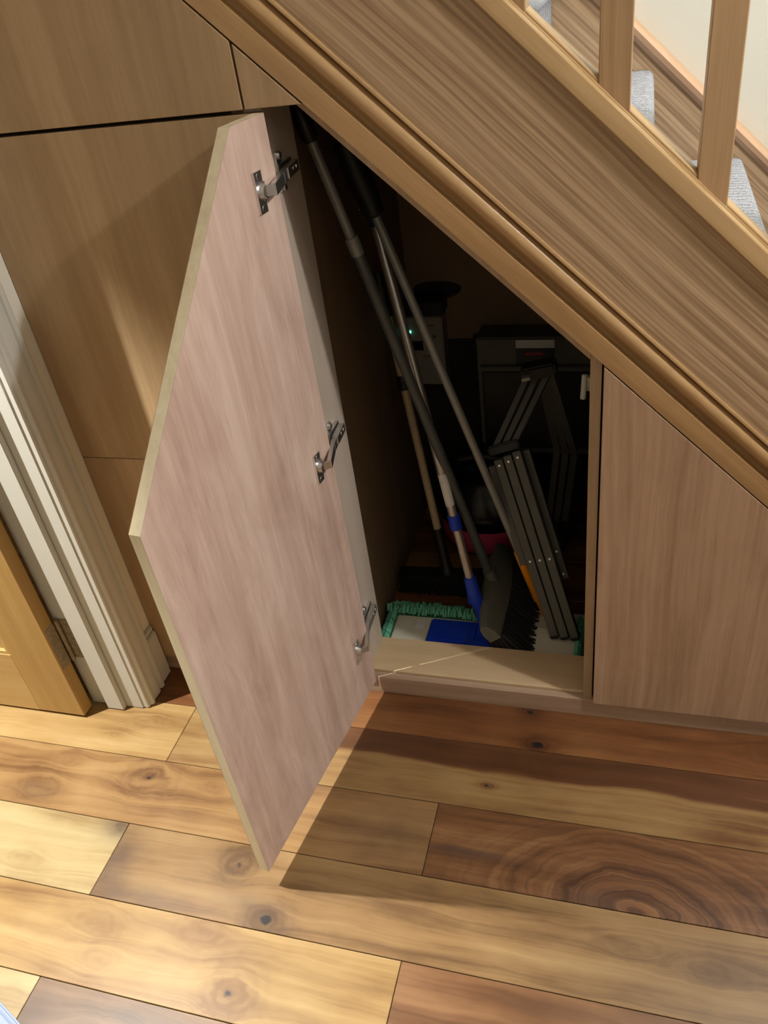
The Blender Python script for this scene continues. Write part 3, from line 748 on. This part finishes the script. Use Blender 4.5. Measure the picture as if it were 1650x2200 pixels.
# --- folded ladder
la = thing('folding_ladder', 'folded dark grey metal ladder leaning inside the right of the cupboard', 'ladder', (0.43, 0.25, 0))
m_lad = plain('grey_ladder_metal', s2l(92,91,83), 0.5, 0.2, var=0.08)
F0, F1 = Vector((0.266, 0.352, 0.487)), Vector((0.418, 0.205, 0.030))
dirL = (F1-F0).normalized()
wX = Vector((1, 0, 0)); wX = (wX - dirL*wX.dot(dirL)).normalized(); nL = wX.cross(dirL).normalized()
if nL.y > 0: nL = -nL                # facing the opening
for k in range(3):
    off = wX*(0.0235*(k-0.6)) - nL*0.000
    a0 = F0 + off + dirL*(0.004*(2-k)) - Vector((0,0,0)) ; a1 = F1 + off - dirL*0.02 + dirL*0.012*k
    if a1.z < 0.050: a1 = a1 - dirL*((0.050-a1.z)/-dirL.z)
    bbm = B(); bbm.bar(a0, a1, wX, 0.0205, 0.026); bbm.bevel(0.0015, 1); bar_ = bbm.build('rail', m_lad, la)
    for t in (0.03, 0.56):
        p = lerp(a0, a1, t) + nL*0.0128
        bbm = B(); bbm.tube([p, p + nL*0.002], [0.0042, 0.003], 10); bbm.build('rivet', m_chrome, bar_)
    bbm = B(); bbm.bar(a1 - dirL*0.006, a1 + dirL*0.006, wX, 0.0225, 0.029); bbm.bevel(0.003, 2)
    bbm.build('foot_cap', m_black, la)
# outer rail beside them, and the short riveted one behind
bbm = B(); a0 = F0 - wX*0.0360 + dirL*0.022 - nL*0.012; bbm.bar(a0, a0 + dirL*0.26, wX, 0.0160, 0.02); bbm.build('rail', m_lad, la)
a0 = F0 + wX*0.048 - nL*0.030 + dirL*0.01; a1 = a0 + dirL*0.335
bbm = B(); bbm.bar(a0, a1, wX, 0.0190, 0.022); s_ = bbm.build('rail', m_lad, la)
for t in (0.78, 0.96):
    p = lerp(a0, a1, t) + nL*0.0110; bbm = B(); bbm.tube([p, p + nL*0.002], [0.0045, 0.003], 10); bbm.build('rivet', m_chrome, s_)
bbm = B(); bbm.bar(F0 - dirL*0.016 - wX*0.03, F0 - dirL*0.016 + wX*0.045, nL, 0.03, 0.022); bbm.bevel(0.004, 2); bbm.build('hinge_joint', m_black, la)
AP = Vector((0.340, 0.470, 0.648))
for k in range(3):
    p0 = F0 - dirL*0.018 + wX*(0.0235*(k-0.6)); p1 = AP + Vector((0.022*(k-1), 0.004, -0.01))
    bbm = B(); bbm.bar(p0, p1, wX, 0.0130, 0.010); bbm.build('rail', m_lad, la)
bbm = B(); bbm.obox(AP, (1,0.1,0.18), (0,1,0), (-0.18,0,1), 0.040, 0.022, 0.016); bbm.bevel(0.005, 2); bbm.build('hinge_joint', m_black, la)
bbm = B(); bbm.obox(AP + Vector((-0.026,-0.03,-0.006)), (1,0.1,0.2), (0,1,0), (0,0,1), 0.010, 0.012, 0.004); bbm.build('locking_lever', m_gpole2, la)
for k in range(3):
    p0 = AP + Vector((0.012*k, 0.010, -0.012)); p1 = Vector((0.372 + 0.022*k, 0.560, 0.375 - 0.006*k)); p2 = Vector((0.345 + 0.022*k, 0.600, 0.120)) 
    bbm = B(); bbm.bar(p0, p1, (1,0,0.2), 0.0165, 0.014); bbm.bar(p1, p2, (1,0,0), 0.0160, 0.014); bbm.build('rail', m_lad, la)
    bbm = B(); bbm.bar(p2, Vector((p2.x-0.01, p2.y+0.012, 0.002)), (1,0,0), 0.0180, 0.018); bbm.build('foot_cap', m_black, la)

# --- vacuum cleaner at the back
vc = thing('vacuum_cleaner', 'round vacuum cleaner with pink drum and black top behind the poles', 'vacuum cleaner', (0.17, 0.665, 0))
C = (0.170, 0.662, 0.0)
b = B(); b.lathe(C, [(0.100,0.020),(0.128,0.026),(0.142,0.045),(0.150,0.118),(0.150,0.122)]); b.build('drum', m_pink, vc, auto=40)
b = B(); b.lathe(C, [(0.154,0.1225),(0.157,0.130),(0.157,0.160),(0.150,0.166),(0.146,0.200),(0.125,0.245),(0.085,0.275),(0.0,0.285)]); b.build('motor_cover', plain('glossy_black', s2l(14,14,15), 0.25), vc, auto=40)
b = B(); b.tube([(0.10,0.62,0.268),(0.10,0.60,0.31),(0.17,0.60,0.325),(0.24,0.60,0.31),(0.24,0.62,0.268)], 0.010, 10); b.build('carry_handle', m_black, vc, auto=40)
for a in (0.6, 2.5, 3.8, 5.6):
    b = B(); b.tube([(C[0]+0.105*math.cos(a), C[1]+0.105*math.sin(a)-0.006, 0.012),(C[0]+0.105*math.cos(a), C[1]+0.105*math.sin(a)+0.006, 0.012)], 0.012, 14)
    b.build('castor', m_black, vc, auto=40)

# --- electricity meter with the green lamp
em = thing('electricity_meter', 'pale electricity meter with a glowing green lamp on the cupboard back', 'meter', (-0.01, 0.81, 0.45))
m_meter = plain('off_white_meter', s2l(140,136,128), 0.5, var=0.04)
b = B(); b.box(-0.0560, 0.0440, 0.775, 0.8415, 0.448, 0.655); b.bevel(0.004, 2); b.build('case', m_meter, em, auto=40)
b = B(); b.box(-0.0580, 0.0500, 0.770, 0.8415, 0.6555, 0.697); b.bevel(0.003, 2); b.build('terminal_cover', m_black, em, auto=40)
b = B(); b.box(-0.0460, -0.0140, 0.7735, 0.7748, 0.556, 0.583); b.build('display', plain('dark_glass', s2l(10,11,12), 0.2), em)
n = N('green_lamp'); n.b.inputs['Emission Color'].default_value = (0.10, 1.0, 0.55, 1); n.b.inputs['Emission Strength'].default_value = 6.0
m_led = n.done(s2l(80,230,180), 0.3)
b = B(); b.tube([(-0.0475,0.7752,0.611),(-0.0475,0.7725,0.611)], 0.0032, 14); tag(b.build('indicator_lamp', m_led, em), 'glowing green lamp')
m_ink = plain('grey_ink', s2l(90,86,80), 0.7)
for q in ((0.000,0.022,0.627,0.630),(0.016,0.026,0.592,0.600),(-0.02,0.006,0.536,0.539)):
    b = B(); b.box(q[0], q[1], 0.7742, 0.7749, q[2], q[3]); b.build('printing', m_ink, em)

# --- consumer unit
cuo = thing('consumer_unit', 'large grey box with a dark blue sticker at the back right of the cupboard', 'electrical box', (0.29, 0.80, 0.28))
m_cu = plain('grey_enamel', s2l(92,92,82), 0.5, var=0.04)
m_cud = plain('dark_cover', s2l(26,26,26), 0.4)
b = B(); b.box(0.140, 0.4680, 0.752, 0.8415, 0.240, 0.600); b.bevel(0.004, 2); b.build('case', m_cu, cuo, auto=40)
b = B(); b.box(0.152, 0.4560, 0.7440, 0.7515, 0.262, 0.506); b.bevel(0.004, 2); b.build('cover', m_cud, cuo, auto=40)
b = B(); b.box(0.148, 0.4600, 0.7400, 0.7515, 0.5065, 0.522); b.bevel(0.002, 2); b.build('cover_rail', m_cu, cuo, auto=40)
b = B(); b.box(0.247, 0.349, 0.7505, 0.7516, 0.571, 0.594); b.build('sticker_header', m_label, cuo)
b = B(); b.box(0.247, 0.349, 0.7505, 0.7516, 0.5225, 0.5705); b.build('sticker', plain('navy_sticker', s2l(16,18,46), 0.4), cuo)
b = B()
for k in range(8):
    x = 0.272 + 0.006*k; b.faces([(x,0.7500,0.551),(x+0.0045,0.7500,0.551),(x+0.007,0.7500,0.558),(x+0.0025,0.7500,0.558)], [(0,1,2,3)])
b.build('sticker_lettering', plain('red_ink', s2l(200,50,60), 0.5), cuo)
b = B()
for k in range(5): b.box(0.166+0.0055*k, 0.170+0.0055*k, 0.7512, 0.7519, 0.575, 0.579)
b.build('printing', m_ink, cuo)

# --- pale edge of something at the very corner of the view
m_pale = plain('pale_blue_white_cloth', s2l(150,166,196), 0.8, var=0.04)
cb = thing('folded_cloth', 'pale bluish white folded cloth at the bottom left corner', 'cloth', (-0.50, -0.94, 0.0))
for k, (z0, z1, e) in enumerate(((0.001, 0.020, 0.0), (0.0205, 0.040, 0.004))):
    b = B(); b.obox((-0.500, -0.942, (z0+z1)/2), (0.927,-0.374,0), (0.374,0.927,0), (0,0,1), 0.16-e, 0.10-e, (z1-z0)/2); b.bevel(0.008, 3)
    b.build('fold', m_pale, cb, auto=50)
